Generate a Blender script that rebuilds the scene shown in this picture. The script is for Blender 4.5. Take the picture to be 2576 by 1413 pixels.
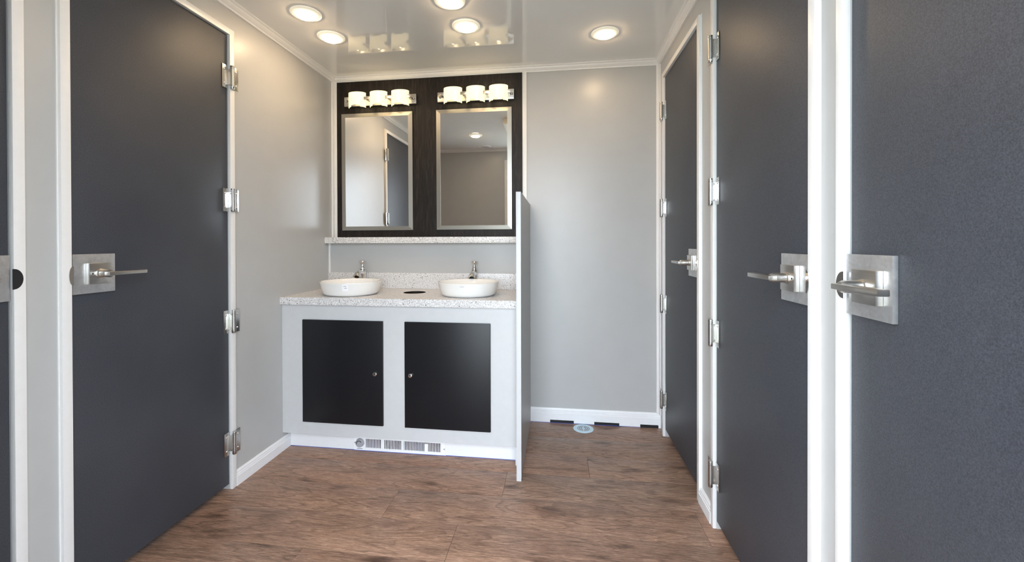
import bpy, bmesh, math, random
from mathutils import Vector, Matrix

for o in list(bpy.data.objects):
    bpy.data.objects.remove(o, do_unlink=True)
scene = bpy.context.scene
COL = scene.collection

# ------------------------------------------------------------------ camera
# x: left wall = 0 ... right wall = W, y: away from the camera, z: up, metres
W, YB, H = 2.015, 2.572, 2.13          # room width, back wall, ceiling
YF = 0.20                              # inner face of the entrance wall (camera stands in the open doorway)
FPX, CX, CY = 1070.29, 1258.15, 614.97
cam_d = bpy.data.cameras.new('camera')
cam = bpy.data.objects.new('camera', cam_d)
COL.objects.link(cam)
cam_d.sensor_fit = 'HORIZONTAL'
cam_d.sensor_width = 36.0
cam_d.lens = FPX * 36.0 / 2576.0
cam_d.shift_x = (1288.0 - CX) / 2576.0
cam_d.shift_y = (CY - 706.5) / 2576.0
cam_d.clip_start = 0.02
yaw, pitch, roll = math.radians(7.707), math.radians(0.292), math.radians(-0.153)
fw = Vector((-math.sin(yaw) * math.cos(pitch), math.cos(yaw) * math.cos(pitch), -math.sin(pitch)))
rt = Vector((math.cos(yaw), math.sin(yaw), 0))
up = rt.cross(fw)
r2 = rt * math.cos(roll) + up * math.sin(roll)
u2 = -rt * math.sin(roll) + up * math.cos(roll)
m = Matrix((r2, u2, -fw)).transposed().to_4x4()
m.translation = Vector((1.4261, 0.0, 1.0772))
cam.matrix_world = m
scene.camera = cam

# ------------------------------------------------------------------ world, exposure
SKY = 11.0            # overcast daylight
LAMP = 78.0          # ceiling lamps
SHADE = 0.74          # vanity lamp glass
world = bpy.data.worlds.new('sky'); scene.world = world
world.use_nodes = True
bg = world.node_tree.nodes['Background']
bg.inputs['Color'].default_value = (0.80, 0.90, 1.0, 1)
bg.inputs['Strength'].default_value = SKY
vs = scene.view_settings
vs.view_transform = 'Standard'; vs.look = 'None'; vs.gamma = 1.0
vs.use_curve_mapping = False
vs.exposure = 0.32
scene.cycles.use_denoising = True
scene.cycles.use_adaptive_sampling = True
scene.cycles.adaptive_threshold = 0.045
scene.cycles.adaptive_min_samples = 16
scene.cycles.max_bounces = 6
scene.cycles.diffuse_bounces = 4
scene.cycles.glossy_bounces = 3
scene.cycles.sample_clamp_indirect = 6.0
scene.cycles.use_light_tree = False
scene.cycles.caustics_reflective = False

# ------------------------------------------------------------------ materials
def srgb(r, g, b):
    def f(c):
        c /= 255.0
        return c / 12.92 if c <= 0.04045 else ((c + 0.055) / 1.055) ** 2.4
    return (f(r), f(g), f(b), 1)

def new_mat(name):
    mt = bpy.data.materials.new(name); mt.use_nodes = True
    nt = mt.node_tree
    return mt, nt, nt.nodes['Principled BSDF']

def N(nt, t, **kw):
    n = nt.nodes.new(t)
    for k, v in kw.items():
        setattr(n, k, v)
    return n

def coords(nt, scale=(1, 1, 1), world_space=False, rnd=False):
    if world_space:
        src = N(nt, 'ShaderNodeNewGeometry').outputs['Position']
    else:
        src = N(nt, 'ShaderNodeTexCoord').outputs['Object']
    mp = N(nt, 'ShaderNodeMapping')
    mp.inputs['Scale'].default_value = scale
    nt.links.new(src, mp.inputs['Vector'])
    if rnd:
        oi = N(nt, 'ShaderNodeObjectInfo')
        mul = N(nt, 'ShaderNodeMath', operation='MULTIPLY'); mul.inputs[1].default_value = 37.0
        nt.links.new(oi.outputs['Random'], mul.inputs[0])
        cb = N(nt, 'ShaderNodeCombineXYZ')
        nt.links.new(mul.outputs[0], cb.inputs[0]); nt.links.new(mul.outputs[0], cb.inputs[1]); nt.links.new(mul.outputs[0], cb.inputs[2])
        nt.links.new(cb.outputs[0], mp.inputs['Location'])
    return mp.outputs['Vector']

def noise(nt, vec, scale, detail=4, rough=0.5, dist=0.0):
    n = N(nt, 'ShaderNodeTexNoise')
    n.inputs['Scale'].default_value = scale; n.inputs['Detail'].default_value = detail
    n.inputs['Roughness'].default_value = rough; n.inputs['Distortion'].default_value = dist
    nt.links.new(vec, n.inputs['Vector'])
    return n.outputs['Fac']

def ramp(nt, fac, stops):
    r = N(nt, 'ShaderNodeValToRGB')
    el = r.color_ramp.elements
    while len(el) < len(stops):
        el.new(0.5)
    for e, (p, c) in zip(el, stops):
        e.position = p; e.color = c
    nt.links.new(fac, r.inputs['Fac'])
    return r.outputs['Color']

def bump(nt, bsdf, fac, strength, dist):
    b = N(nt, 'ShaderNodeBump')
    b.inputs['Strength'].default_value = strength; b.inputs['Distance'].default_value = dist
    nt.links.new(fac, b.inputs['Height']); nt.links.new(b.outputs['Normal'], bsdf.inputs['Normal'])

def mix_col(nt, fac, a, b, mode='MIX'):
    mx = N(nt, 'ShaderNodeMix', data_type='RGBA', blend_type=mode)
    for sock, v in ((mx.inputs['Factor'], fac), (mx.inputs['A'], a), (mx.inputs['B'], b)):
        if isinstance(v, (int, float)):
            sock.default_value = v
        elif isinstance(v, tuple):
            sock.default_value = v
        else:
            nt.links.new(v, sock)
    return mx.outputs['Result']

def simple(name, col, rough, metal=0.0, tex=0.0, tex_scale=60.0, bmp=0.0, spec=0.5, coat=0.0):
    mt, nt, b = new_mat(name)
    b.inputs['Roughness'].default_value = rough
    b.inputs['Metallic'].default_value = metal
    b.inputs['Specular IOR Level'].default_value = spec
    b.inputs['Coat Weight'].default_value = coat
    b.inputs['Coat Roughness'].default_value = 0.06
    v = coords(nt, world_space=True)
    f = noise(nt, v, tex_scale, 2, 0.6)
    lo = tuple(max(0, c * (1 - tex)) for c in col[:3]) + (1,)
    hi = tuple(min(1, c * (1 + tex)) for c in col[:3]) + (1,)
    nt.links.new(ramp(nt, f, [(0.3, lo), (0.7, hi)]), b.inputs['Base Color'])
    if bmp:
        bump(nt, b, f, bmp, 0.001)
    return mt

M = {}
M['wall'] = simple('grey_wall_panel', (0.478, 0.478, 0.474, 1), 0.32, tex=0.015, tex_scale=9, bmp=0.0)
M['wall_dark'] = simple('grey_partition_laminate', (0.40, 0.40, 0.40, 1), 0.35, tex=0.02, tex_scale=40)
M['cab'] = simple('pale_grey_cabinet_board', (0.60, 0.603, 0.61, 1), 0.38, tex=0.015, tex_scale=30)
M['ceil'] = simple('glossy_ceiling_panel', (0.84, 0.835, 0.82, 1), 0.02, tex=0.015, tex_scale=5, spec=0.7)
M['trim'] = simple('white_trim', (0.83, 0.82, 0.81, 1), 0.32, tex=0.012, tex_scale=50)
M['base'] = simple('white_skirting', (0.84, 0.845, 0.86, 1), 0.35, tex=0.012, tex_scale=50)
M['black'] = simple('matt_black', (0.008, 0.008, 0.010, 1), 0.7, tex=0.1)
M['void'] = simple('dark_void', (0.012, 0.012, 0.014, 1), 0.9, tex=0.1)
M['sink'] = simple('white_ceramic', (0.86, 0.85, 0.83, 1), 0.10, tex=0.005, coat=0.4)
M['paper'] = simple('white_sticker', (0.92, 0.93, 0.95, 1), 0.5, tex=0.005)
M['print'] = simple('grey_print', (0.25, 0.25, 0.27, 1), 0.6, tex=0.05)
M['enamel'] = simple('white_enamel', (0.90, 0.90, 0.91, 1), 0.3, tex=0.006)
M['dial'] = simple('grey_dial', (0.36, 0.36, 0.39, 1), 0.4, tex=0.03)
M['cream'] = simple('cream_plastic', (0.78, 0.72, 0.60, 1), 0.45, tex=0.01)
M['drain'] = simple('pale_drain_cover', (0.62, 0.80, 0.90, 1), 0.32, tex=0.02)
M['underlay'] = simple('tan_underlay', (0.42, 0.34, 0.28, 1), 0.8, tex=0.1)
M['film'] = simple('blue_film', (0.03, 0.08, 0.42, 1), 0.4, tex=0.1)
M['chrome'] = simple('chrome', (0.80, 0.79, 0.77, 1), 0.07, 1.0, tex=0.02)
M['mirror'] = simple('mirror_silver', (0.90, 0.905, 0.90, 1), 0.004, 1.0, tex=0.002)
M['mirror_rim'] = simple('mirror_bevel', (0.36, 0.345, 0.31, 1), 0.36, 0.75, tex=0.02, tex_scale=8)

def brushed(name, col, rough, sc=(3, 3, 260)):
    mt, nt, b = new_mat(name)
    v = coords(nt, sc, world_space=True)
    f = noise(nt, v, 6.0, 5, 0.6)
    lo = tuple(c * 0.86 for c in col[:3]) + (1,); hi = tuple(min(1, c * 1.1) for c in col[:3]) + (1,)
    nt.links.new(ramp(nt, f, [(0.3, lo), (0.7, hi)]), b.inputs['Base Color'])
    b.inputs['Metallic'].default_value = 1.0; b.inputs['Roughness'].default_value = rough
    bump(nt, b, f, 0.06, 0.0005)
    return mt
M['nickel'] = brushed('brushed_nickel', (0.60, 0.58, 0.55, 1), 0.30)
M['steel'] = brushed('stainless_hinge_steel', (0.55, 0.54, 0.52, 1), 0.26)
# cast-looking aluminium plate
mt, nt, b = new_mat('aluminium_plate')
f = noise(nt, coords(nt, world_space=True), 55.0, 6, 0.65, 0.6)
nt.links.new(ramp(nt, f, [(0.32, (0.50, 0.495, 0.50, 1)), (0.70, (0.66, 0.655, 0.655, 1))]), b.inputs['Base Color'])
b.inputs['Metallic'].default_value = 0.75; b.inputs['Roughness'].default_value = 0.36
bump(nt, b, f, 0.12, 0.0006)
M['plate'] = mt

# charcoal door laminate with a fine pebble
mt, nt, b = new_mat('charcoal_door_laminate')
v = coords(nt, world_space=True)
f1 = noise(nt, v, 420.0, 3, 0.6); f2 = noise(nt, v, 3.0, 3, 0.5)
c1 = ramp(nt, f1, [(0.3, (0.030, 0.032, 0.039, 1)), (0.7, (0.072, 0.076, 0.090, 1))])
c2 = ramp(nt, f2, [(0.3, (0.88, 0.88, 0.9, 1)), (0.7, (1.08, 1.08, 1.08, 1))])
nt.links.new(mix_col(nt, 1.0, c1, c2, 'MULTIPLY'), b.inputs['Base Color'])
b.inputs['Roughness'].default_value = 0.46
b.inputs['Specular IOR Level'].default_value = 0.36
bump(nt, b, f1, 0.25, 0.0006)
M['door'] = mt
mt, nt, b = new_mat('black_cabinet_door_laminate')
v = coords(nt, world_space=True)
f1 = noise(nt, v, 420.0, 3, 0.6)
nt.links.new(ramp(nt, f1, [(0.3, (0.006, 0.0065, 0.008, 1)), (0.7, (0.013, 0.0135, 0.017, 1))]), b.inputs['Base Color'])
b.inputs['Roughness'].default_value = 0.36
b.inputs['Specular IOR Level'].default_value = 0.3
bump(nt, b, f1, 0.2, 0.0005)
M['cabdoor'] = mt

# speckled white solid surface
mt, nt, b = new_mat('speckled_solid_surface')
v = coords(nt, world_space=True)
vo = N(nt, 'ShaderNodeTexVoronoi', feature='F1'); vo.inputs['Scale'].default_value = 190.0
nt.links.new(v, vo.inputs['Vector'])
vo2 = N(nt, 'ShaderNodeTexVoronoi', feature='F1'); vo2.inputs['Scale'].default_value = 95.0
nt.links.new(v, vo2.inputs['Vector'])
def spots(vor, thr, dist):
    sep = N(nt, 'ShaderNodeSeparateColor'); nt.links.new(vor.outputs['Color'], sep.inputs[0])
    a = N(nt, 'ShaderNodeMath', operation='LESS_THAN'); a.inputs[1].default_value = thr
    nt.links.new(sep.outputs[0], a.inputs[0])
    c = N(nt, 'ShaderNodeMath', operation='LESS_THAN'); c.inputs[1].default_value = dist
    nt.links.new(vor.outputs['Distance'], c.inputs[0])
    d = N(nt, 'ShaderNodeMath', operation='MULTIPLY')
    nt.links.new(a.outputs[0], d.inputs[0]); nt.links.new(c.outputs[0], d.inputs[1])
    return d.outputs[0]
fine = noise(nt, v, 230.0, 3, 0.7)
basec = ramp(nt, fine, [(0.40, (0.52, 0.50, 0.50, 1)), (0.60, (0.86, 0.85, 0.84, 1))])
c = mix_col(nt, spots(vo, 0.30, 0.42), basec, (0.42, 0.40, 0.39, 1))
c = mix_col(nt, spots(vo2, 0.22, 0.24), c, (0.13, 0.12, 0.12, 1))
nt.links.new(c, b.inputs['Base Color'])
b.inputs['Roughness'].default_value = 0.30
M['stone'] = mt

# dark wenge panel, grain upright
mt, nt, b = new_mat('dark_wenge_panel')
v = coords(nt, (38, 38, 3.2), world_space=True)
f = noise(nt, v, 3.0, 8, 0.68, 0.35)
f2 = noise(nt, coords(nt, (2.4, 2.4, 1.0), world_space=True), 2.0, 3, 0.5)
c1 = ramp(nt, f, [(0.34, (0.004, 0.003, 0.003, 1)), (0.52, (0.013, 0.0095, 0.008, 1)), (0.72, (0.042, 0.031, 0.026, 1))])
c2 = ramp(nt, f2, [(0.3, (0.7, 0.7, 0.7, 1)), (0.7, (1.2, 1.15, 1.1, 1))])
nt.links.new(mix_col(nt, 1.0, c1, c2, 'MULTIPLY'), b.inputs['Base Color'])
b.inputs['Roughness'].default_value = 0.5
b.inputs['Specular IOR Level'].default_value = 0.3
bump(nt, b, f, 0.3, 0.0008)
M['wenge'] = mt

# brown vinyl plank, grain along x, each plank its own pattern
mt, nt, b = new_mat('brown_oak_plank')
def math_(op, a, c=None, d=None):
    n = N(nt, 'ShaderNodeMath', operation=op)
    for i, v_ in enumerate((a, c, d)):
        if v_ is None: continue
        if isinstance(v_, (int, float)): n.inputs[i].default_value = v_
        else: nt.links.new(v_, n.inputs[i])
    return n.outputs[0]
ring = noise(nt, coords(nt, (0.75, 5.0, 1.0), rnd=True), 2.2, 2.5, 0.45, 0.5)
wob = noise(nt, coords(nt, (6.0, 60.0, 1.0), rnd=True), 3.0, 3, 0.6)
rings = math_('FRACT', math_('MULTIPLY_ADD', wob, 0.40, math_('MULTIPLY', ring, 13.0)))
fibre = noise(nt, coords(nt, (5.0, 95.0, 1.0), rnd=True), 4.0, 7, 0.72, 0.5)
pore = noise(nt, coords(nt, (22.0, 260.0, 1.0), rnd=True), 3.0, 4, 0.75)
blot = noise(nt, coords(nt, (1.0, 4.5, 1.0), rnd=True), 3.0, 5, 0.6, 0.8)
cA = ramp(nt, fibre, [(0.30, srgb(96, 76, 66)), (0.44, srgb(140, 114, 99)), (0.56, srgb(163, 137, 120)), (0.70, srgb(205, 181, 161))])
cB = ramp(nt, rings, [(0.0, (0.52, 0.50, 0.49, 1)), (0.10, (0.72, 0.70, 0.68, 1)), (0.32, (0.98, 0.97, 0.96, 1)), (0.80, (1.10, 1.09, 1.08, 1)), (0.93, (1.04, 1.03, 1.02, 1)), (1.0, (0.60, 0.58, 0.57, 1))])
cC = ramp(nt, blot, [(0.28, (0.52, 0.50, 0.50, 1)), (0.42, (0.90, 0.88, 0.88, 1)), (0.55, (1.02, 1.0, 0.98, 1)), (0.74, (1.14, 1.06, 1.0, 1))])
cD = ramp(nt, pore, [(0.36, (0.48, 0.46, 0.45, 1)), (0.47, (1, 1, 1, 1))])
c = mix_col(nt, 0.80, cA, cB, 'MULTIPLY')
c = mix_col(nt, 0.95, c, cC, 'MULTIPLY')
c = mix_col(nt, 0.85, c, cD, 'MULTIPLY')
# knots: dark stretched spots here and there
kv = N(nt, 'ShaderNodeTexVoronoi', feature='SMOOTH_F1'); kv.inputs['Scale'].default_value = 1.0
kd = noise(nt, coords(nt, (9.0, 30.0, 1.0), rnd=True), 2.0, 4, 0.6)
kc = N(nt, 'ShaderNodeVectorMath', operation='ADD')
kcs = N(nt, 'ShaderNodeCombineXYZ'); nt.links.new(math_('MULTIPLY', kd, 0.22), kcs.inputs[0]); nt.links.new(math_('MULTIPLY', kd, 0.30), kcs.inputs[1])
nt.links.new(coords(nt, (3.2, 9.0, 1.0), rnd=True), kc.inputs[0]); nt.links.new(kcs.outputs[0], kc.inputs[1])
nt.links.new(kc.outputs[0], kv.inputs['Vector'])
cK = ramp(nt, kv.outputs['Distance'], [(0.04, (0.30, 0.26, 0.25, 1)), (0.12, (0.62, 0.58, 0.56, 1)), (0.20, (1, 1, 1, 1))])
c = mix_col(nt, 0.85, c, cK, 'MULTIPLY')
# each plank a little redder or greyer
oi = N(nt, 'ShaderNodeObjectInfo')
cR = ramp(nt, oi.outputs['Random'], [(0.0, (1.03, 1.01, 1.00, 1)), (0.5, (1.12, 1.01, 0.95, 1)), (1.0, (0.95, 0.95, 0.96, 1))])
c = mix_col(nt, 1.0, c, cR, 'MULTIPLY')
nt.links.new(c, b.inputs['Base Color'])
b.inputs['Roughness'].default_value = 0.40
b.inputs['Specular IOR Level'].default_value = 0.45
bump(nt, b, fibre, 0.18, 0.0008)
M['plank'] = mt

# lamps
def emit(name, col, strength, base=(0.8, 0.78, 0.7, 1)):
    mt, nt, b = new_mat(name)
    f = noise(nt, coords(nt, world_space=True), 14.0, 2, 0.5)
    nt.links.new(ramp(nt, f, [(0.3, tuple(c * 0.96 for c in col[:3]) + (1,)), (0.7, col)]), b.inputs['Emission Color'])
    b.inputs['Emission Strength'].default_value = strength
    b.inputs['Base Color'].default_value = base
    b.inputs['Roughness'].default_value = 0.3
    return mt
M['lens'] = emit('lit_lamp_lens', (1.0, 0.72, 0.43, 1), LAMP)
M['ring'] = emit('lit_lamp_rim', (1.0, 0.86, 0.60, 1), 0.32, (0.85, 0.83, 0.78, 1))
# alabaster glass: cloudy veins, gives off warm light
mt, nt, b = new_mat('lit_alabaster_glass')
f = noise(nt, coords(nt, (9, 9, 16)), 1.6, 4, 0.6, 1.4)
nt.links.new(ramp(nt, f, [(0.34, (0.98, 0.86, 0.50, 1)), (0.62, (1.0, 0.96, 0.70, 1))]), b.inputs['Emission Color'])
b.inputs['Emission Strength'].default_value = SHADE
b.inputs['Base Color'].default_value = (0.85, 0.82, 0.70, 1); b.inputs['Roughness'].default_value = 0.25
tl = N(nt, 'ShaderNodeBsdfTranslucent'); tl.inputs['Color'].default_value = (0.95, 0.88, 0.72, 1)
mxs = N(nt, 'ShaderNodeMixShader'); mxs.inputs['Fac'].default_value = 0.45
outn = [n for n in nt.nodes if n.type == 'OUTPUT_MATERIAL'][0]
nt.links.new(b.outputs[0], mxs.inputs[1]); nt.links.new(tl.outputs[0], mxs.inputs[2]); nt.links.new(mxs.outputs[0], outn.inputs['Surface'])
M['shade'] = mt
M['bulb'] = emit('lit_bulb', (1.0, 0.76, 0.48, 1), 15.0)

# gravel outside, made pale to bounce daylight up to the ceiling
M['gravel'] = simple('pale_gravel', (0.34, 0.34, 0.30, 1), 0.9, tex=0.4, tex_scale=12)

# ------------------------------------------------------------------ mesh helpers
def bm_box(bm, x0, x1, y0, y1, z0, z1, bev=0.0):
    vs_ = [bm.verts.new((x, y, z)) for x in (x0, x1) for y in (y0, y1) for z in (z0, z1)]
    fs = [(0, 1, 3, 2), (4, 6, 7, 5), (0, 4, 5, 1), (2, 3, 7, 6), (0, 2, 6, 4), (1, 5, 7, 3)]
    faces = [bm.faces.new([vs_[i] for i in f]) for f in fs]
    if bev:
        es = list({e for f in faces for e in f.edges})
        bmesh.ops.bevel(bm, geom=es, offset=bev, segments=2, profile=0.6, affect='EDGES', clamp_overlap=True)

def bm_prism(bm, poly, axis, a, b):
    """poly: list of 2D points in the two other axes (in x,y,z order); extruded along axis from a to b"""
    def P(p, t):
        if axis == 'x': return (t, p[0], p[1])
        if axis == 'y': return (p[0], t, p[1])
        return (p[0], p[1], t)
    A = [bm.verts.new(P(p, a)) for p in poly]; B = [bm.verts.new(P(p, b)) for p in poly]
    n = len(poly)
    bm.faces.new(A); bm.faces.new(B[::-1])
    for i in range(n):
        bm.faces.new((A[i], A[(i + 1) % n], B[(i + 1) % n], B[i]))

def bm_lathe(bm, prof, c, axis='z', seg=40, close=True):
    """prof: (radius, height) from one end to the other"""
    rings = []
    for r, h in prof:
        ring = []
        if r < 1e-6:
            rings.append([bm.verts.new(_ax(c, axis, 0, 0, h))]); continue
        for k in range(seg):
            a = 2 * math.pi * k / seg
            ring.append(bm.verts.new(_ax(c, axis, r * math.cos(a), r * math.sin(a), h)))
        rings.append(ring)
    for A, B in zip(rings, rings[1:]):
        if len(A) == 1 and len(B) == 1: continue
        for k in range(seg):
            k2 = (k + 1) % seg
            if len(A) == 1: bm.faces.new((A[0], B[k], B[k2]))
            elif len(B) == 1: bm.faces.new((A[k], A[k2], B[0]))
            else: bm.faces.new((A[k], A[k2], B[k2], B[k]))
    if close:
        for R in (rings[0], rings[-1]):
            if len(R) > 2: bm.faces.new(R)

def _ax(c, axis, u, v, h):
    if axis == 'z': return (c[0] + u, c[1] + v, c[2] + h)
    if axis == 'y': return (c[0] + u, c[1] + h, c[2] + v)
    return (c[0] + h, c[1] + u, c[2] + v)

def bm_tube(bm, pts, radii, seg=20):
    """round tube along a path with changing radius"""
    rings = []
    n = len(pts)
    pts = [Vector(p) for p in pts]
    for i, p in enumerate(pts):
        d = (pts[min(i + 1, n - 1)] - pts[max(i - 1, 0)]).normalized()
        s = Vector((1, 0, 0)) if abs(d.x) < 0.9 else Vector((0, 1, 0))
        u = d.cross(s).normalized(); w = d.cross(u).normalized()
        r = radii[i]
        ru, rw = r if isinstance(r, tuple) else (r, r)
        rings.append([bm.verts.new(p + u * ru * math.cos(2 * math.pi * k / seg) + w * rw * math.sin(2 * math.pi * k / seg)) for k in range(seg)])
    for A, B in zip(rings, rings[1:]):
        for k in range(seg):
            bm.faces.new((A[k], A[(k + 1) % seg], B[(k + 1) % seg], B[k]))
    bm.faces.new(rings[0]); bm.faces.new(rings[-1][::-1])

def link(name, bm, mat, parent=None, smooth=None, origin=None):
    """bm in world coordinates -> one mesh object whose origin is at the base of its box"""
    bmesh.ops.recalc_face_normals(bm, faces=bm.faces[:])
    xs = [v.co for v in bm.verts]
    lo = Vector((min(v.x for v in xs), min(v.y for v in xs), min(v.z for v in xs)))
    hi = Vector((max(v.x for v in xs), max(v.y for v in xs), max(v.z for v in xs)))
    org = Vector(origin) if origin else Vector(((lo.x + hi.x) / 2, (lo.y + hi.y) / 2, lo.z))
    for v in bm.verts: v.co -= org
    me = bpy.data.meshes.new(name)
    bm.to_mesh(me); bm.free()
    me.materials.append(M[mat])
    if smooth is not None:
        me.shade_smooth()
        try:
            me.set_sharp_from_angle(angle=math.radians(smooth))
        except Exception:
            pass
    o = bpy.data.objects.new(name, me); COL.objects.link(o)
    WP[o.name] = org
    if parent is not None:
        o.parent = parent
        o.location = org - WP[parent.name]
    else:
        o.location = org
    return o
WP = {}

def empty(name, loc):
    o = bpy.data.objects.new(name, None); COL.objects.link(o)
    o.empty_display_size = 0.05
    o.location = loc; WP[o.name] = Vector(loc)
    return o

def tag(o, label, cat, group=None, kind=None):
    o['label'] = label; o['category'] = cat
    if group: o['group'] = group
    if kind: o['kind'] = kind
    return o

def box(name, mat, x0, x1, y0, y1, z0, z1, parent=None, bev=0.0):
    bm = bmesh.new(); bm_box(bm, x0, x1, y0, y1, z0, z1, bev)
    return link(name, bm, mat, parent, 35 if bev else None)

# ------------------------------------------------------------------ floor
REC = 0.045                     # depth of the door recess
floor = box('floor', 'underlay', -0.09, W + 0.09, 0.10, YB + 0.06, -0.06, -0.008)
tag(floor, 'brown wood-look vinyl plank floor of the washroom', 'floor', kind='structure')
rows = [0.15, 0.22, 0.415, 0.61, 0.805, 1.0, 1.195, 1.39, 1.585, 1.782, 1.977, 2.17, 2.365, YB]
seams = {7: [0.532, 1.758], 8: [1.045], 9: [0.739, 1.965], 10: [1.19], 11: [0.344, 1.57], 12: [0.85], 13: [0.90],
         6: [1.25], 5: [0.35, 1.576], 4: [0.90], 3: [0.10, 1.326], 2: [0.70, 1.926], 1: [1.1]}
for r in range(1, len(rows)):
    xs = [-REC] + seams[r] + [W + REC]
    for xa, xb in zip(xs, xs[1:]):
        box('floor_plank', 'plank', xa + 0.0005, xb - 0.0005, rows[r - 1] + 0.0004, rows[r] - 0.0004, -0.008, 0.0, floor, 0.0006)

# ------------------------------------------------------------------ walls with door recesses
DZ = 1.985                      # top of the door openings
L_DOORS = [(0.320, 0.934), (1.069, 1.683)]
R_DOORS = [(0.333, 0.951), (1.077, 1.687), (1.874, 2.452)]
def side_wall(name, s, doors, label):
    X = (lambda d: d) if s < 0 else (lambda d: W - d)
    bm = bmesh.new()
    def b(d0, d1, y0, y1, z0, z1):
        bm_box(bm, min(X(d0), X(d1)), max(X(d0), X(d1)), y0, y1, z0, z1)
    b(-0.09, -REC, 0.10, YB + 0.06, 0, H)
    y = 0.10
    for a, c in doors:
        b(-REC, 0, y, a, 0, H); b(-REC, 0, a, c, DZ, H); y = c
    b(-REC, 0, y, YB + 0.06, 0, H)
    return tag(link(name, bm, 'wall'), label, 'wall', kind='structure')
side_wall('wall_left', -1, L_DOORS, 'glossy light grey panel wall on the left with dark doors')
side_wall('wall_right', 1, R_DOORS, 'light grey panel wall on the right with three dark doors')
tag(box('wall_back', 'wall', 0, W, YB, YB + 0.06, 0, H), 'light grey panel wall at the back behind the sinks', 'wall', kind='structure')
# entrance wall with the open doorway the camera looks in through
OX0, OX1, OZ = 0.855, 1.72, 1.96
bm = bmesh.new()
bm_box(bm, 0, OX0, YF - 0.06, YF, 0, H); bm_box(bm, OX1, W, YF - 0.06, YF, 0, H); bm_box(bm, OX0, OX1, YF - 0.06, YF, OZ, H)
tag(link('wall_front', bm, 'wall'), 'grey entrance wall with open doorway, seen in the right mirror', 'wall', kind='structure')
tag(box('ceiling', 'ceil', -0.09, W + 0.09, 0.10, YB + 0.06, H, H + 0.05), 'glossy pale grey ceiling reflecting the vanity lights', 'ceiling', kind='structure')
# wall below the shelf, stepped forward
LWY = 2.512
tag(box('wall_ledge', 'wall', 0, 1.24, LWY, YB, 0, 1.074), 'low stepped grey wall between splashback and speckled shelf', 'wall', kind='structure')

# ------------------------------------------------------------------ trims
CP = 0.013; CW = 0.026          # door casing: proud of the wall, face width
tn = [0]
def trim(bm, label, mat='trim', smooth=None):
    tn[0] += 1
    return tag(link('trim_%d' % tn[0], bm, mat, None, smooth), label, 'trim', kind='structure')

def casing(s, a, c, label):
    X = (lambda d: d) if s < 0 else (lambda d: W - d)
    bm = bmesh.new()
    def b(d0, d1, y0, y1, z0, z1, bev=0.0016):
        bm_box(bm, min(X(d0), X(d1)), max(X(d0), X(d1)), y0, y1, z0, z1, bev)
    lin = 0.004                 # lining of the opening, in front of the door edge
    b(0, CP, a - CW, a, 0, DZ + CW); b(0, CP, c, c + CW, 0, DZ + CW); b(0, CP, a, c, DZ, DZ + CW)
    # thin back flange
    b(0, 0.003, a - CW - 0.003, a - CW, 0, DZ + CW + 0.003, 0); b(0, 0.003, c + CW, c + CW + 0.003, 0, DZ + CW + 0.003, 0)
    b(0, 0.003, a - CW, c + CW, DZ + CW, DZ + CW + 0.003, 0)
    return trim(bm, label, smooth=35)
casing(-1, *L_DOORS[0], 'white door casing around the nearest left door')
casing(-1, *L_DOORS[1], 'white door casing around the left door beside the sinks')
casing(1, *R_DOORS[2], 'white door casing around the far right door')
casing(1, *R_DOORS[1], 'white door casing around the middle right door')
casing(1, *R_DOORS[0], 'white door casing around the nearest right door')
# doorway casing (inside face of the entrance wall)
bm = bmesh.new()
for x0, x1, z0, z1 in ((OX0 - 0.035, OX0, 0, OZ + 0.035), (OX1, OX1 + 0.035, 0, OZ + 0.035), (OX0, OX1, OZ, OZ + 0.035)):
    bm_box(bm, x0, x1, YF, YF + 0.012, z0, z1, 0.0015)
bm_box(bm, OX0, OX0 + 0.006, YF - 0.07, YF + 0.012, 0, OZ); bm_box(bm, OX1 - 0.006, OX1, YF - 0.07, YF + 0.012, 0, OZ)
trim(bm, 'white casing of the entrance doorway, seen in the right mirror', smooth=35)

CROWN = [(0, 0), (0.036, 0), (0.036, -0.004), (0.030, -0.0065), (0.026, -0.007), (0.022, -0.014), (0.013, -0.021), (0.0085, -0.0225), (0.0085, -0.031), (0, -0.031)]
def crown(side, label):
    bm = bmesh.new()
    if side in 'lr':
        poly = [((d if side == 'l' else W - d), H + z) for d, z in CROWN]
        bm_prism(bm, poly, 'y', YF, YB)
    else:
        poly = [((YB - d if side == 'b' else YF + d), H + z) for d, z in CROWN]
        bm_prism(bm, poly, 'x', 0, W)
    trim(bm, label)
crown('l', 'white ceiling moulding along the left wall')
crown('r', 'white ceiling moulding along the right wall')
crown('b', 'white ceiling moulding above the dark panel and back wall')
crown('f', 'white ceiling moulding over the entrance, seen in the mirror')

SK = [(0, 0), (0.015, 0), (0.015, 0.050), (0.012, 0.053), (0.012, 0.060), (0.0095, 0.063), (0.0095, 0.070), (0.005, 0.078), (0.0, 0.078)]
def skirt_side(name, s, y0, y1, label):
    bm = bmesh.new()
    bm_prism(bm, [((d if s < 0 else W - d), z * 0.83) for d, z in SK], 'y', y0, y1)
    tag(link(name, bm, 'base'), label, 'baseboard', kind='structure')
skirt_side('baseboard_left', -1, L_DOORS[1][1] + CW, 2.10, 'white moulded baseboard on the left wall beside the cabinet')
skirt_side('baseboard_right', 1, R_DOORS[1][1] + CW, R_DOORS[2][0] - CW, 'short white moulded baseboard between the two far right doors')
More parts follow.
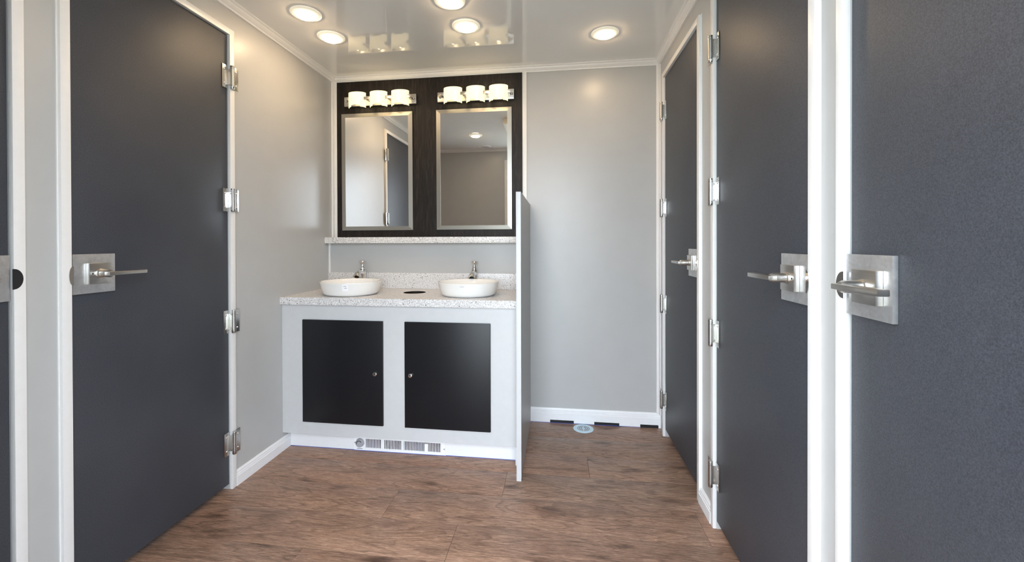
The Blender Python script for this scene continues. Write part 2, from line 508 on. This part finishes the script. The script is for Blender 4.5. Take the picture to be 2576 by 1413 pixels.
# back baseboard with three dark drain notches along the floor
NOT = [(1.379, 1.519), (1.638, 1.781), (1.900, W - 0.013)]
NZ = 0.017
bm = bmesh.new()
up_ = [(d, z * 1.08) for d, z in SK if z > 0.02]
prof = [(0, NZ), (0.015, NZ)] + up_
bm_prism(bm, [(YB - d, z) for d, z in prof], 'x', 1.262, W)
x = 1.262
for a, c in NOT + [(W, W)]:
    if a - x > 0.001:
        bm_box(bm, x, a, YB - 0.015, YB, 0, NZ)
    x = c
bb = tag(link('baseboard_back', bm, 'base'), 'white moulded baseboard with dark floor notches by the floor drain', 'baseboard', kind='structure')
for a, c in NOT:
    bm = bmesh.new()
    r = 0.004
    poly = [(a, 0), (c, 0), (c, NZ - r), (c - r, NZ), (a + r, NZ), (a, NZ - r)]
    bm_prism(bm, poly, 'y', YB - 0.0152, YB - 0.001)
    link('notch', bm, 'black', bb)

bm = bmesh.new(); bm_box(bm, 1.263, 1.899, YB - 0.0165, YB - 0.0150, 0.0, 0.0016)
link('blue_film_edge', bm, 'film', bb)
# corner trims
def vtrim(x0, x1, y0, y1, z0, z1, label):
    bm = bmesh.new(); bm_box(bm, x0, x1, y0, y1, z0, z1, 0.0015)
    return trim(bm, label, smooth=35)
bm = bmesh.new()
bm_box(bm, 0.010, 0.030, YB - 0.008, YB, 1.110, H - 0.030, 0.001); bm_box(bm, 0, 0.010, YB - 0.030, YB, 1.110, H - 0.030, 0.001)
trim(bm, 'white corner strip between left wall and dark mirror panel', smooth=35)
vtrim(0, 0.011, LWY - 0.010, LWY, 0.88, 1.075, 'short white corner strip above the splashback at left')
vtrim(1.216, 1.243, YB - 0.010, YB, 1.0, H - 0.030, 'white vertical strip right of the dark mirror panel')
bm = bmesh.new()
bm_box(bm, W - 0.022, W - 0.008, YB - 0.008, YB, 0.078, H - 0.030, 0.001); bm_box(bm, W - 0.008, W, YB - 0.026, YB, 0.078, H - 0.030, 0.001)
trim(bm, 'white corner strip between back wall and right wall', smooth=35)

# ------------------------------------------------------------------ doors
HZ = [1.800, 1.265, 0.735, 0.203]
def door(n, s, a, c, zb, hinges, latch, label, lip='metal', zc=0.987, po=0.005):
    """latch: 'near' or 'far' side carries the lever; hinges on the other side"""
    X = (lambda d: d) if s < 0 else (lambda d: W - d)
    def bx(bm, d0, d1, y0, y1, z0, z1, bev=0.0):
        bm_box(bm, min(X(d0), X(d1)), max(X(d0), X(d1)), y0, y1, z0, z1, bev)
    bm = bmesh.new(); bx(bm, -0.036, 0.0, a + 0.003, c - 0.003, zb, DZ - 0.004, 0.0012)
    D = tag(link('door_%d' % n, bm, 'door', None, 35), label, 'door', kind='structure')
    ye, t = (a, 1) if latch == 'near' else (c, -1)       # latch edge, direction to the hinge side
    yy = lambda u: ye + t * u
    def by(bm, d0, d1, u0, u1, z0, z1, bev=0.0):
        p, q = sorted((yy(u0), yy(u1))); bx(bm, d0, d1, p, q, z0, z1, bev)
    bm = bmesh.new(); by(bm, 0, 0.009, po, po + 0.121, zc - 0.060, zc + 0.060, 0.0012)
    pl = link('handle_plate', bm, 'plate', D, 35)
    bm = bmesh.new(); by(bm, 0.009, 0.022, po + 0.035, po + 0.099, zc - 0.032, zc + 0.032, 0.0015)
    link('rosette', bm, 'nickel', pl, 35)
    u0 = po + 0.067
    bm = bmesh.new()
    pr = [(0.0145, 0.0), (0.0145, 0.004), (0.012, 0.005), (0.012, 0.034), (0.009, 0.040), (0.0, 0.040)]
    bm_lathe(bm, [(r, (h if s < 0 else -h)) for r, h in pr], (X(0.022), yy(u0), zc), 'x', 28)
    link('lever_neck', bm, 'nickel', pl, 35)
    bm = bmesh.new(); by(bm, 0.050, 0.070, u0 - 0.013, u0 + 0.108, zc - 0.0058, zc + 0.0058, 0.0028)
    link('lever', bm, 'nickel', pl, 35)
    bm = bmesh.new()
    bm_lathe(bm, [(0.0022, 0), (0.0022, 0.0008 if s < 0 else -0.0008)], (X(0.022), yy(po + 0.044), zc), 'x', 12)
    link('keyhole', bm, 'black', pl)
    # half disc at casing edge
    bm = bmesh.new()
    K = 14; hz = 0.027; w = 0.020 if latch == 'far' else 0.009
    rows_ = []
    for k in range(K + 1):
        th = -math.pi / 2 + math.pi * k / K
        rows_.append((w * math.cos(th), hz * math.sin(th)))
    dth = 0.0022 if lip == 'metal' else 0.0006
    poly = [(0.003, -hz)] + [(-u, z) for u, z in rows_] + [(0.003, hz)]
    d0, d1 = CP, CP + dth
    bm_prism(bm, [(yy(u), zc - 0.003 + z) for u, z in poly], 'x', X(d0), X(d1))
    link('strike_plate_or_shade', bm, 'chrome' if lip == 'metal' else 'black', D, 35)
    if hinges:
        yh, q = (c, 1) if latch == 'near' else (a, -1)
        for z in HZ:
            bm = bmesh.new()
            kr = 0.0088; ky = yh + q * 0.006; kd = CP + 0.006
            pr = [(0.0, -0.050), (kr * .8, -0.050), (kr, -0.047), (kr, -0.037), (kr * .86, -0.0365), (kr * .86, -0.0355), (kr, -0.035),
                  (kr, 0.034), (kr * .86, 0.0345), (kr * .86, 0.0360), (kr, 0.0365), (kr, 0.042), (kr * .82, 0.0425), (kr * .82, 0.044), (kr, 0.0445), (kr * .95, 0.050), (0, 0.050)]
            bm_lathe(bm, pr, (X(kd), ky, z), 'z', 24)
            hg = link('hinge', bm, 'steel', D, 35)
            bm = bmesh.new(); y0, y1 = sorted((yh - q * 0.032, yh - q * 0.001)); bx(bm, 0.0005, 0.003, y0, y1, z - 0.050, z + 0.050, 0.0006)
            y0, y1 = sorted((yh - q * 0.004, yh - q * 0.001)); bx(bm, 0.001, CP + 0.004, y0, y1, z - 0.034, z + 0.034)
            link('hinge_leaf', bm, 'steel', hg, 35)
            bm = bmesh.new(); y0, y1 = sorted((yh + q * 0.009, yh + q * 0.044)); bx(bm, CP + 0.0005, CP + 0.003, y0, y1, z - 0.050, z + 0.050, 0.0006)
            link('hinge_leaf', bm, 'steel', hg, 35)
            for du, d in ((-0.020, 0.003), (0.030, CP + 0.003)):
                for dz in (-0.030, 0.030):
                    bm = bmesh.new()
                    pr2 = [(0.0042, 0), (0.0040, 0.0012), (0.0028, 0.0024), (0, 0.0028)]
                    bm_lathe(bm, [(r, h if s < 0 else -h) for r, h in pr2], (X(d), yh + q * du, z + dz), 'x', 14)
                    link('screw', bm, 'chrome', hg, 50)
    return D
door(1, -1, *L_DOORS[0], 0.022, False, 'far', 'charcoal stall door cut off by the left edge, black latch opening beside it', lip='black')
door(2, -1, *L_DOORS[1], 0.024, True, 'near', 'wide charcoal stall door on the left wall with lever at left', zc=0.985)
door(3, 1, *R_DOORS[2], 0.040, True, 'near', 'narrow-looking charcoal door in the far right corner by the back wall')
door(4, 1, *R_DOORS[1], 0.030, True, 'near', 'charcoal stall door in the middle of the right wall, lever at its right')
door(5, 1, *R_DOORS[0], 0.022, False, 'far', 'nearest charcoal door filling the right edge, large lever at its left', zc=0.992, po=0.002)

# ------------------------------------------------------------------ dark mirror panel, mirrors
PY = YB - 0.014
tag(box('wood_panel', 'wenge', 0.030, 1.216, PY, YB, 1.112, H - 0.031), 'dark wenge wood wall panel behind both mirrors and vanity lights', 'panel')

def mirror(x0, x1, z0, z1, label):
    bm = bmesh.new()
    y = PY - 0.008
    org = ((x0 + x1) / 2, PY - 0.0055, z0)
    R = empty('mirror', org)
    bm_box(bm, x0 + 0.001, x1 - 0.001, y + 0.003, PY - 0.0005, z0 + 0.001, z1 - 0.001)
    link('backing', bm, 'black', R)
    fwid = 0.0265
    bm = bmesh.new(); bm_box(bm, x0 + fwid, x1 - fwid, y, y + 0.0025, z0 + fwid * 0.93, z1 - fwid * 0.93)
    link('mirror_glass', bm, 'mirror', R)
    # bevelled border, sloping back to the outer edge
    o = [(x0, z0), (x1, z0), (x1, z1), (x0, z1)]
    i = [(x0 + fwid, z0 + fwid * 0.93), (x1 - fwid, z0 + fwid * 0.93), (x1 - fwid, z1 - fwid * 0.93), (x0 + fwid, z1 - fwid * 0.93)]
    for k in range(4):
        k2 = (k + 1) % 4
        bm = bmesh.new()
        A = [bm.verts.new((p[0], y + 0.0022, p[1])) for p in (o[k], o[k2])]
        B = [bm.verts.new((p[0], y - 0.0006, p[1])) for p in (i[k2], i[k])]
        A2 = [bm.verts.new((p[0], y + 0.0032, p[1])) for p in (o[k], o[k2])]
        B2 = [bm.verts.new((p[0], y + 0.0032, p[1])) for p in (i[k2], i[k])]
        q = A + B; q2 = A2 + B2
        bm.faces.new(q); bm.faces.new(q2[::-1])
        for j in range(4):
            bm.faces.new((q[j], q[(j + 1) % 4], q2[(j + 1) % 4], q2[j]))
        link('bevel_border', bm, 'mirror_rim', R)
    R.rotation_euler.x = math.radians(0.4)      # hangs with its top a little forward
    return tag(R, label, 'mirror', 'two silver-edged mirrors above the sinks')
mirror(0.066, 0.533, 1.156, 1.893, 'silver-edged mirror above the left sink, reflecting the grey wall and a door')
mirror(0.686, 1.153, 1.157, 1.893, 'silver-edged mirror above the right sink, reflecting the ceiling lamp')

# ------------------------------------------------------------------ vanity lights
def vanity_light(x0, label):
    R = empty('vanity_light', (x0 + 0.2315, PY, 1.925))
    zc = 1.966
    bm = bmesh.new(); bm_box(bm, x0 - 0.013, x0 + 0.458, PY - 0.022, PY - 0.0005, zc - 0.030, zc + 0.030, 0.002)
    link('back_plate', bm, 'nickel', R, 35)
    cx = [x0 + 0.0925 + 0.1385 * k for k in range(3)]
    hw = 0.0565; zt, zb = 2.003, 1.913; T = 0.005
    for x in cx:
        bm = bmesh.new()
        K = 18; bul = 0.034; ye = PY - 0.058
        outer = []; inner = []
        for k in range(K + 1):
            t = -1 + 2 * k / K
            yb_ = ye - bul * (1 - t * t) ** 0.5 * 0.9 - 0.003 * (1 - t * t)
            n = 1.0
            cut = 0.0
            if abs(t) < 0.66: cut = 0.008 + 0.004 * (1 - (t / 0.66) ** 2)
            outer.append((x + hw * t, yb_, cut)); inner.append((x + (hw - 0.003) * t, yb_ + T, cut))
        # arc panel with an arched notch cut in the lower rim, feet at both sides
        cols = []
        for (xo, yo, cu), (xi, yi, _) in zip(outer, inner):
            cols.append((xo, yo, xi, yi, cu))
        dup = []
        for j, cdat in enumerate(cols):
            dup.append(cdat)
        Vt = []
        prev = None
        quads = []
        def mk(c, cut):
            zlo = zb + cut
            return [bm.verts.new((c[0], c[1], zlo)), bm.verts.new((c[0], c[1], zt)), bm.verts.new((c[2], c[3], zt)), bm.verts.new((c[2], c[3], zlo))]
        strips = []
        for j, c in enumerate(cols):
            if strips and (c[4] > 0) != (strips[-1][1] > 0):
                pc = cols[j - 1]
                # vertical side of the notch
                if c[4] > 0:
                    strips.append((mk(c, 0.0), 0.0)); strips.append((mk(c, c[4]), c[4]))
                else:
                    strips.append((mk(pc, 0.0), 0.0)); strips.append((mk(c, 0.0), 0.0))
            else:
                strips.append((mk(c, c[4]), c[4]))
        for (A, ca), (B, cb_) in zip(strips, strips[1:]):
            if (A[0].co - B[0].co).xy.length < 1e-6:
                bm.faces.new((A[0], A[3], B[3], B[0])); continue
            for k in range(4):
                bm.faces.new((A[k], A[(k + 1) % 4], B[(k + 1) % 4], B[k]))
        bm.faces.new(strips[0][0]); bm.faces.new(strips[-1][0][::-1])
        bmesh.ops.remove_doubles(bm, verts=bm.verts[:], dist=1e-5)
        sh = link('lamp_shade', bm, 'shade', R, 50)
        bm = bmesh.new()
        bm_lathe(bm, [(0.0, -0.020), (0.008, -0.018), (0.012, -0.008), (0.012, 0.004), (0.008, 0.012), (0.007, 0.020), (0, 0.020)], (x, PY - 0.050, 1.966), 'z', 18)
        link('bulb', bm, 'bulb', R, 50)
        bm = bmesh.new(); bm_lathe(bm, [(0.010, -0.034), (0.010, 0.0)], (x, PY - 0.022, 1.966), 'y', 16)
        link('bulb_socket', bm, 'nickel', R, 40)
    # clips between and beside the shades
    edges = [(cx[0] - hw - 0.020, cx[0] - hw + 0.004), (cx[0] + hw - 0.010, cx[1] - hw + 0.006), (cx[1] + hw - 0.010, cx[2] - hw + 0.006), (cx[2] + hw - 0.010, cx[2] + hw + 0.016)]
    for a, c in edges:
        bm = bmesh.new()
        bm_box(bm, a, c, PY - 0.074, PY - 0.070, zc - 0.009, zc + 0.009, 0.0008)
        mid = (a + c) / 2
        bm_box(bm, mid - 0.007, mid + 0.007, PY - 0.071, PY - 0.022, zc - 0.007, zc + 0.007, 0.0015)
        link('shade_clip', bm, 'nickel', R, 35)
    for x in (x0 + 0.004, x0 + 0.444):
        bm = bmesh.new(); bm_lathe(bm, [(0.008, 0.0), (0.008, -0.004), (0.005, -0.010), (0, -0.012)], (x, PY - 0.022, zc), 'y', 16)
        link('thumb_nut', bm, 'nickel', R, 50)
    return tag(R, label, 'light', 'three-shade vanity lights above the mirrors')
vanity_light(0.104, 'lit three-shade vanity light above the left mirror')
vanity_light(0.711, 'lit three-shade vanity light above the right mirror')

# ------------------------------------------------------------------ shelf, counter, splashback
tag(box('shelf', 'stone', 0.0, 1.239, 2.458, YB - 0.015, 1.0745, 1.111, None, 0.0015), 'speckled white stone shelf below the mirrors', 'shelf')
CT = 0.797
HX, HY, HR = 0.626, 2.312, 0.064
def counter():
    bm = bmesh.new()
    x0, x1, y0, y1 = 0.0, 1.2395, 2.028, LWY
    out = [bm.verts.new(p) for p in ((x0, y0, CT), (x1, y0, CT), (x1, y1, CT), (x0, y1, CT))]
    inn = [bm.verts.new((HX + HR * math.cos(2 * math.pi * k / 48), HY + HR * math.sin(2 * math.pi * k / 48), CT)) for k in range(48)]
    es = [bm.edges.new((out[k], out[(k + 1) % 4])) for k in range(4)] + [bm.edges.new((inn[k], inn[(k + 1) % 48])) for k in range(48)]
    bmesh.ops.triangle_fill(bm, use_beauty=True, use_dissolve=False, edges=es)
    r = bmesh.ops.extrude_face_region(bm, geom=bm.faces[:])
    for v in r['geom']:
        if isinstance(v, bmesh.types.BMVert): v.co.z -= 0.037
    return link('countertop', bm, 'stone')
ct = tag(counter(), 'speckled white stone countertop carrying two round sinks', 'countertop')
tag(box('backsplash', 'stone', 0.0, 1.2395, LWY - 0.016, LWY, CT + 0.0003, 0.893, None, 0.0015), 'speckled white stone splashback strip behind the faucets', 'backsplash')
bm = bmesh.new()
bm_lathe(bm, [(HR - 0.0025, 0.0), (HR - 0.0002, 0.0), (HR - 0.0002, -0.034), (HR - 0.0025, -0.034), (HR - 0.0025, 0.0)], (HX, HY, CT), 'z', 48, close=False)
link('waste_hole_ring', bm, 'chrome', ct, 40)
bm = bmesh.new(); bm_lathe(bm, [(0.0, -0.034), (HR - 0.001, -0.034), (HR - 0.001, -0.036), (0, -0.036)], (HX, HY, CT), 'z', 32)
link('waste_hole_shade', bm, 'black', ct)  # black disc: the darkness of the deep hole put into colour

# ------------------------------------------------------------------ sinks
def sink(x, y, label, sticker=False):
    R = empty('sink', (x, y, CT))
    bm = bmesh.new()
    prof = [(0.0, 0.0), (0.128, 0.0), (0.140, 0.004), (0.148, 0.013), (0.157, 0.045), (0.1625, 0.068), (0.1632, 0.0705), (0.162, 0.0725), (0.159, 0.0728),
            (0.1565, 0.071), (0.152, 0.058), (0.143, 0.034), (0.122, 0.020), (0.06, 0.015), (0.022, 0.014), (0.0, 0.014)]
    bm_lathe(bm, prof, (x, y, CT), 'z', 72)
    link('bowl', bm, 'sink', R, 60)
    bm = bmesh.new(); bm_lathe(bm, [(0.021, 0.013), (0.021, 0.016), (0.016, 0.0165), (0.014, 0.0155), (0, 0.0155)], (x, y, CT), 'z', 28)
    link('drain', bm, 'chrome', R, 40)
    if sticker:
        # label wrapped on the front of the bowl
        def at(a, h, lift):
            r = 0.148 + (0.157 - 0.148) * (h - 0.013) / 0.032 if h < 0.045 else 0.157 + (0.1625 - 0.157) * (h - 0.045) / 0.023
            r += lift
            return (x + r * math.sin(a), y - r * math.cos(a), CT + h)
        def patch(name, mat, a0, a1, h0, h1, lift, par):
            bm = bmesh.new(); K = 6
            rows_ = []
            for h in (h0, h1):
                rows_.append([[bm.verts.new(at(a0 + (a1 - a0) * k / K, h, L)) for k in range(K + 1)] for L in (lift, lift - 0.0006)])
            (Ao, Ai), (Bo, Bi) = rows_
            for k in range(K):
                bm.faces.new((Ao[k], Ao[k + 1], Bo[k + 1], Bo[k])); bm.faces.new((Ai[k], Ai[k + 1], Bi[k + 1], Bi[k]))
                bm.faces.new((Ao[k], Ao[k + 1], Ai[k + 1], Ai[k])); bm.faces.new((Bo[k], Bo[k + 1], Bi[k + 1], Bi[k]))
            for k in (0, K): bm.faces.new((Ao[k], Bo[k], Bi[k], Ai[k]))
            return link(name, bm, mat, par)
        a = 0.28
        st = patch('sticker', 'paper', a - 0.095, a + 0.095, 0.032, 0.066, 0.0012, R)
        for da, w_, h0, h1 in ((-0.045, 0.014, 0.0555, 0.0575), (0.0, 0.012, 0.0545, 0.0590), (0.030, 0.012, 0.0535, 0.0555), (0.012, 0.045, 0.0455, 0.0475)):
            patch('print_mark', 'print', a + da - w_, a + da + w_, h0, h1, 0.0018, st)
    else:
        bm = bmesh.new(); bm_box(bm, x - 0.010, x + 0.010, y - 0.1632, y - 0.150, CT + 0.0585, CT + 0.0595)
        link('maker_mark', bm, 'print', R)
    return tag(R, label, 'sink', 'two round vessel sinks on the counter')
sink(0.302, 2.205, 'round white vessel sink at left with a small paper sticker', True)
sink(0.953, 2.234, 'round white vessel sink at right beside the grey partition')

# ------------------------------------------------------------------ faucets
def faucet(x, label):
    y = 2.4735
    R = empty('faucet', (x, y, CT))
    bm = bmesh.new()
    bm_lathe(bm, [(0.0, 0.0), (0.021, 0.0), (0.021, 0.004), (0.0175, 0.007), (0.0165, 0.05), (0.0175, 0.085), (0.0185, 0.100), (0.0195, 0.112), (0.0185, 0.116), (0.013, 0.118), (0.0, 0.118)], (x, y, CT), 'z', 28)
    link('body', bm, 'chrome', R, 40)
    bm = bmesh.new()
    z = CT + 0.098
    bm_tube(bm, [(x, y - 0.004, z - 0.004), (x, y - 0.026, z + 0.004), (x, y - 0.046, z + 0.003), (x, y - 0.064, z - 0.006), (x, y - 0.075, z - 0.016), (x, y - 0.079, z - 0.022)],
            [0.0150, 0.0150, 0.0150, 0.0170, 0.0205, 0.0220], 22)
    sp = link('spout', bm, 'chrome', R, 50)
    bm = bmesh.new()
    bm_tube(bm, [(x, y - 0.0788, z - 0.0216), (x, y - 0.0800, z - 0.0242)], [0.0130, 0.0130], 18)
    link('aerator', bm, 'black', sp)
    bm = bmesh.new()
    bm_lathe(bm, [(0.0, 0.118), (0.0155, 0.118), (0.0165, 0.122), (0.0130, 0.132), (0.0095, 0.145), (0.0095, 0.150), (0.012, 0.154), (0.0185, 0.160), (0.0200, 0.164), (0.0195, 0.168), (0.017, 0.170), (0, 0.170)], (x, y, CT), 'z', 28)
    link('push_button', bm, 'chrome', R, 40)
    return tag(R, label, 'faucet', 'chrome push taps')
faucet(0.240, 'chrome push-button faucet behind the left sink')
faucet(0.937, 'chrome push-button faucet behind the right sink')

# ------------------------------------------------------------------ cabinet
CY0 = 2.045
cab = empty('sink_cabinet', (0.62, 2.28, 0.0))
bm = bmesh.new(); bm_box(bm, 0.0005, 1.2395, CY0 + 0.018, LWY, 0.088, CT - 0.037)
link('carcass', bm, 'cab', cab)
DOORS = [(0.120, 0.555), (0.668, 1.102)]
DB, DT = 0.155, 0.683
bm = bmesh.new()
xs = [0.0005, DOORS[0][0] + 0.01, DOORS[0][1] - 0.01, DOORS[1][0] + 0.01, DOORS[1][1] - 0.01, 1.2395]
bm_box(bm, xs[0], xs[-1], CY0, CY0 + 0.018, DT - 0.01, CT - 0.037); bm_box(bm, xs[0], xs[-1], CY0, CY0 + 0.018, 0.088, DB + 0.01)
for k in (0, 2, 4): bm_box(bm, xs[k], xs[k + 1], CY0, CY0 + 0.018, DB + 0.01, DT - 0.01)
link('face_frame', bm, 'cab', cab)
bm = bmesh.new(); bm_box(bm, 0.016, 1.236, 2.090, 2.103, 0, 0.088)
link('kick_board', bm, 'base', cab)
bm = bmesh.new(); bm_box(bm, 1.222, 1.2395, 2.040, 2.0455, 0.0, 0.088, 0.001)
link('kick_end', bm, 'base', cab)
for (a, c), kx in zip(DOORS, (0.515, 0.699)):
    bm = bmesh.new(); bm_box(bm, a, c, CY0 - 0.012, CY0 - 0.0005, DB, DT, 0.003)
    d = link('cabinet_door', bm, 'cabdoor', cab, 35)
    bm = bmesh.new(); bm_lathe(bm, [(0.0115, 0.0), (0.0115, -0.004), (0.0095, -0.008), (0.007, -0.009), (0, -0.009)], (kx, CY0 - 0.012, 0.418), 'y', 24)
    lk = link('cam_lock', bm, 'chrome', d, 40)
    bm = bmesh.new(); bm_box(bm, kx - 0.0012, kx + 0.0012, CY0 - 0.0214, CY0 - 0.0205, 0.414, 0.422)
    link('lock_slot', bm, 'black', lk)
tag(cab, 'pale grey sink cabinet with two black doors under the counter', 'cabinet')

for a, c in ((0.016, 0.374), (0.863, 1.221)):
    bm = bmesh.new(); bm_box(bm, a, c, 2.0885, 2.0900, 0.0, 0.0020)
    link('blue_film_edge', bm, 'film', cab)
# ------------------------------------------------------------------ kick space heater
ht = empty('kick_heater', (0.615, 2.088, 0.0))
hx0, hx1, hz0, hz1 = 0.375, 0.862, 0.001, 0.072
hy = 2.0855
bm = bmesh.new()
g0, g1, gm0, gm1 = 0.436, 0.838, 0.632, 0.644
gz0, gz1 = 0.016, 0.062
bm_box(bm, hx0, g0, hy, 2.0898, hz0, hz1); bm_box(bm, g1, hx1, hy, 2.0898, hz0, hz1)
bm_box(bm, g0, g1, hy, 2.0898, hz0, gz0); bm_box(bm, g0, g1, hy, 2.0898, gz1, hz1); bm_box(bm, gm0, gm1, hy, 2.0898, gz0, gz1)
link('front_plate', bm, 'enamel', ht)
bm = bmesh.new(); bm_box(bm, g0, g1, 2.0893, 2.0899, gz0, gz1)
link('dark_inside', bm, 'black', ht)
bm = bmesh.new()
for a, c, n in ((g0, gm0, 24), (gm1, g1, 24)):
    p = (c - a) / n
    for k in range(n):
        x = a + p * (k + 0.5)
        bm_prism(bm, [(x - p * 0.21, gz0), (x + p * 0.21, gz0), (x + p * 0.16, gz1), (x - p * 0.16, gz1)], 'y', hy + 0.0005, 2.0890)
gr = link('grille_fins', bm, 'enamel', ht); gr['kind'] = 'stuff'
for a, c in ((0.523, 0.537), (0.752, 0.772)):
    bm = bmesh.new(); bm_box(bm, a, c, hy + 0.0012, 2.0892, gz0, gz1 - (0.008 if a > 0.7 else 0))
    link('grille_plate', bm, 'enamel', ht)
bm = bmesh.new(); bm_lathe(bm, [(0.0225, 0), (0.0225, -0.002), (0.021, -0.004), (0.020, -0.0125), (0.0185, -0.014), (0, -0.014)], (0.408, hy, 0.042), 'y', 36)
kn = link('dial_knob', bm, 'dial', ht, 40)
bm = bmesh.new()
pts = []
for k in range(15):
    a = math.radians(195 - 165 * k / 14); pts.append((math.cos(a), math.sin(a)))
poly = [(0.408 + 0.0150 * u, 0.042 + 0.0150 * v) for u, v in pts] + [(0.408 + 0.0118 * u, 0.042 + 0.0118 * v) for u, v in reversed(pts)]
bm_prism(bm, poly, 'y', hy - 0.0148, hy - 0.0138)
link('dial_arc', bm, 'black', kn)
bm = bmesh.new(); bm_box(bm, 0.390, 0.421, hy - 0.0006, hy + 0.0002, 0.0085, 0.0115)
link('maker_print', bm, 'print', ht)
for x, z in ((0.380, 0.040), (0.856, 0.034)):
    bm = bmesh.new(); bm_lathe(bm, [(0.004, 0), (0.0036, -0.0015), (0, -0.002)], (x, hy, z), 'y', 14)
    link('screw', bm, 'dial', ht, 50)
bm = bmesh.new(); bm_box(bm, hx0, hx1, hy - 0.0012, hy, 0.0, 0.0022)
link('blue_film_edge', bm, 'film', ht)
tag(ht, 'white kick-space heater with grey dial set under the sink cabinet', 'heater')

# ------------------------------------------------------------------ partition
pt = empty('partition', (1.2515, 2.23, 0.0))
bm = bmesh.new(); bm_box(bm, 1.2405, 1.2618, 1.9085, YB - 0.0005, 0.002, 1.304)
link('panel', bm, 'wall_dark', pt)
bm = bmesh.new(); bm_box(bm, 1.2400, 1.2625, 1.9045, 1.9085, 0.001, 1.3045, 0.0018)
link('edge_strip', bm, 'cab', pt, 35)
bm = bmesh.new(); bm_box(bm, 1.2402, 1.2622, 1.9085, YB - 0.0005, 1.304, 1.3050)
link('top_strip', bm, 'trim', pt)
tag(pt, 'slim grey privacy partition standing at the right end of the sink cabinet', 'partition')

# ------------------------------------------------------------------ floor drain
dr = empty('floor_drain', (1.571, 2.494, 0.0))
bm = bmesh.new(); bm_lathe(bm, [(0.0, 0.0003), (0.0575, 0.0003), (0.0575, 0.0020), (0.055, 0.0032), (0.036, 0.0030), (0.036, 0.0022), (0, 0.0022)], (1.571, 2.494, 0), 'z', 48)
link('cover', bm, 'drain', dr, 40)
for r0, r1 in ((0.031, 0.035), (0.021, 0.026), (0.011, 0.016)):
    bm = bmesh.new()
    for q in range(2):
        a0 = math.radians(100 + 180 * q if r1 < 0.034 else 92 + 180 * q); a1 = a0 + math.radians(160 if r1 < 0.034 else 176)
        K = 16
        arc = [(math.cos(a0 + (a1 - a0) * k / K), math.sin(a0 + (a1 - a0) * k / K)) for k in range(K + 1)]
        poly = [(1.571 + r1 * u, 2.494 + r1 * v) for u, v in arc] + [(1.571 + r0 * u, 2.494 + r0 * v) for u, v in reversed(arc)]
        bm_prism(bm, poly, 'z', 0.0021, 0.0027)
    link('slot_ring', bm, 'print', dr)
tag(dr, 'round pale blue floor drain cover by the back baseboard', 'drain')

# ------------------------------------------------------------------ ceiling lamps
def puck(x, y, label):
    R = empty('ceiling_light', (x, y, H))
    bm = bmesh.new()
    bm_lathe(bm, [(0.0, 0.0), (0.0675, 0.0), (0.0675, -0.003), (0.064, -0.006), (0.056, -0.008), (0.050, -0.009), (0.047, -0.010), (0.0, -0.010)], (x, y, H), 'z', 48)
    link('rim', bm, 'ring', R, 40)
    bm = bmesh.new()
    bm_lathe(bm, [(0.0, -0.010), (0.042, -0.010), (0.041, -0.014), (0.036, -0.017), (0.0, -0.018)], (x, y, H), 'z', 40)
    link('lens', bm, 'lens', R, 40)
    return tag(R, label, 'light', 'round ceiling lamps')
puck(0.283, 1.821, 'lit round ceiling lamp nearest the left ceiling moulding, upper one of the pair')
puck(0.280, 2.047, 'lit round ceiling lamp in the left pair, closer to the vanity light')
puck(0.962, 1.812, 'lit round ceiling lamp cut off by the top edge of the photo')
puck(0.986, 2.034, 'lit round ceiling lamp above the right vanity light')
puck(1.664, 2.201, 'lit round ceiling lamp on the right in front of the back wall')
puck(0.610, 0.880, 'lit round ceiling lamp seen reflected in the right mirror')

# seen only in the right mirror
cv = empty('ceiling_vent', (0.610, 0.335, H))
bm = bmesh.new(); bm_lathe(bm, [(0.048, -0.002), (0.052, -0.010), (0.070, -0.008), (0.074, 0.0), (0.048, 0.0), (0.048, -0.002)], (0.610, 0.335, H), 'z', 40, close=False)
link('vent_ring', bm, 'trim', cv, 40)
bm = bmesh.new(); bm_lathe(bm, [(0, -0.001), (0.049, -0.001), (0.049, -0.004), (0, -0.006)], (0.610, 0.335, H), 'z', 32)
link('vent_cone', bm, 'wall', cv, 40)
tag(cv, 'small round white ceiling vent reflected in the right mirror', 'vent')
rv = empty('roof_fan', (1.15, 1.22, H))
bm = bmesh.new()
fx0, fx1, fy0, fy1, fz = 0.962, 1.36, 1.00, 1.44, H - 0.047
bm_box(bm, fx0, fx0 + 0.02, fy0, fy1, fz, H); bm_box(bm, fx1 - 0.02, fx1, fy0, fy1, fz, H)
bm_box(bm, fx0 + 0.02, fx1 - 0.02, fy0, fy0 + 0.02, fz, H); bm_box(bm, fx0 + 0.02, fx1 - 0.02, fy1 - 0.02, fy1, fz, H)
link('fan_frame', bm, 'cream', rv)
bm = bmesh.new(); bm_box(bm, fx0 + 0.02, fx1 - 0.02, fy0 + 0.02, fy1 - 0.02, fz + 0.008, fz + 0.016)
link('fan_cover', bm, 'trim', rv)
tag(rv, 'cream ceiling fan box at the corner of the right mirror reflection', 'ceiling fan')

# ------------------------------------------------------------------ outside
bm = bmesh.new()
bm_box(bm, -30, 32, -40, 22, -0.62, -0.60)
tag(link('ground', bm, 'gravel'), 'pale gravel ground outside the open doorway', 'ground', kind='structure')
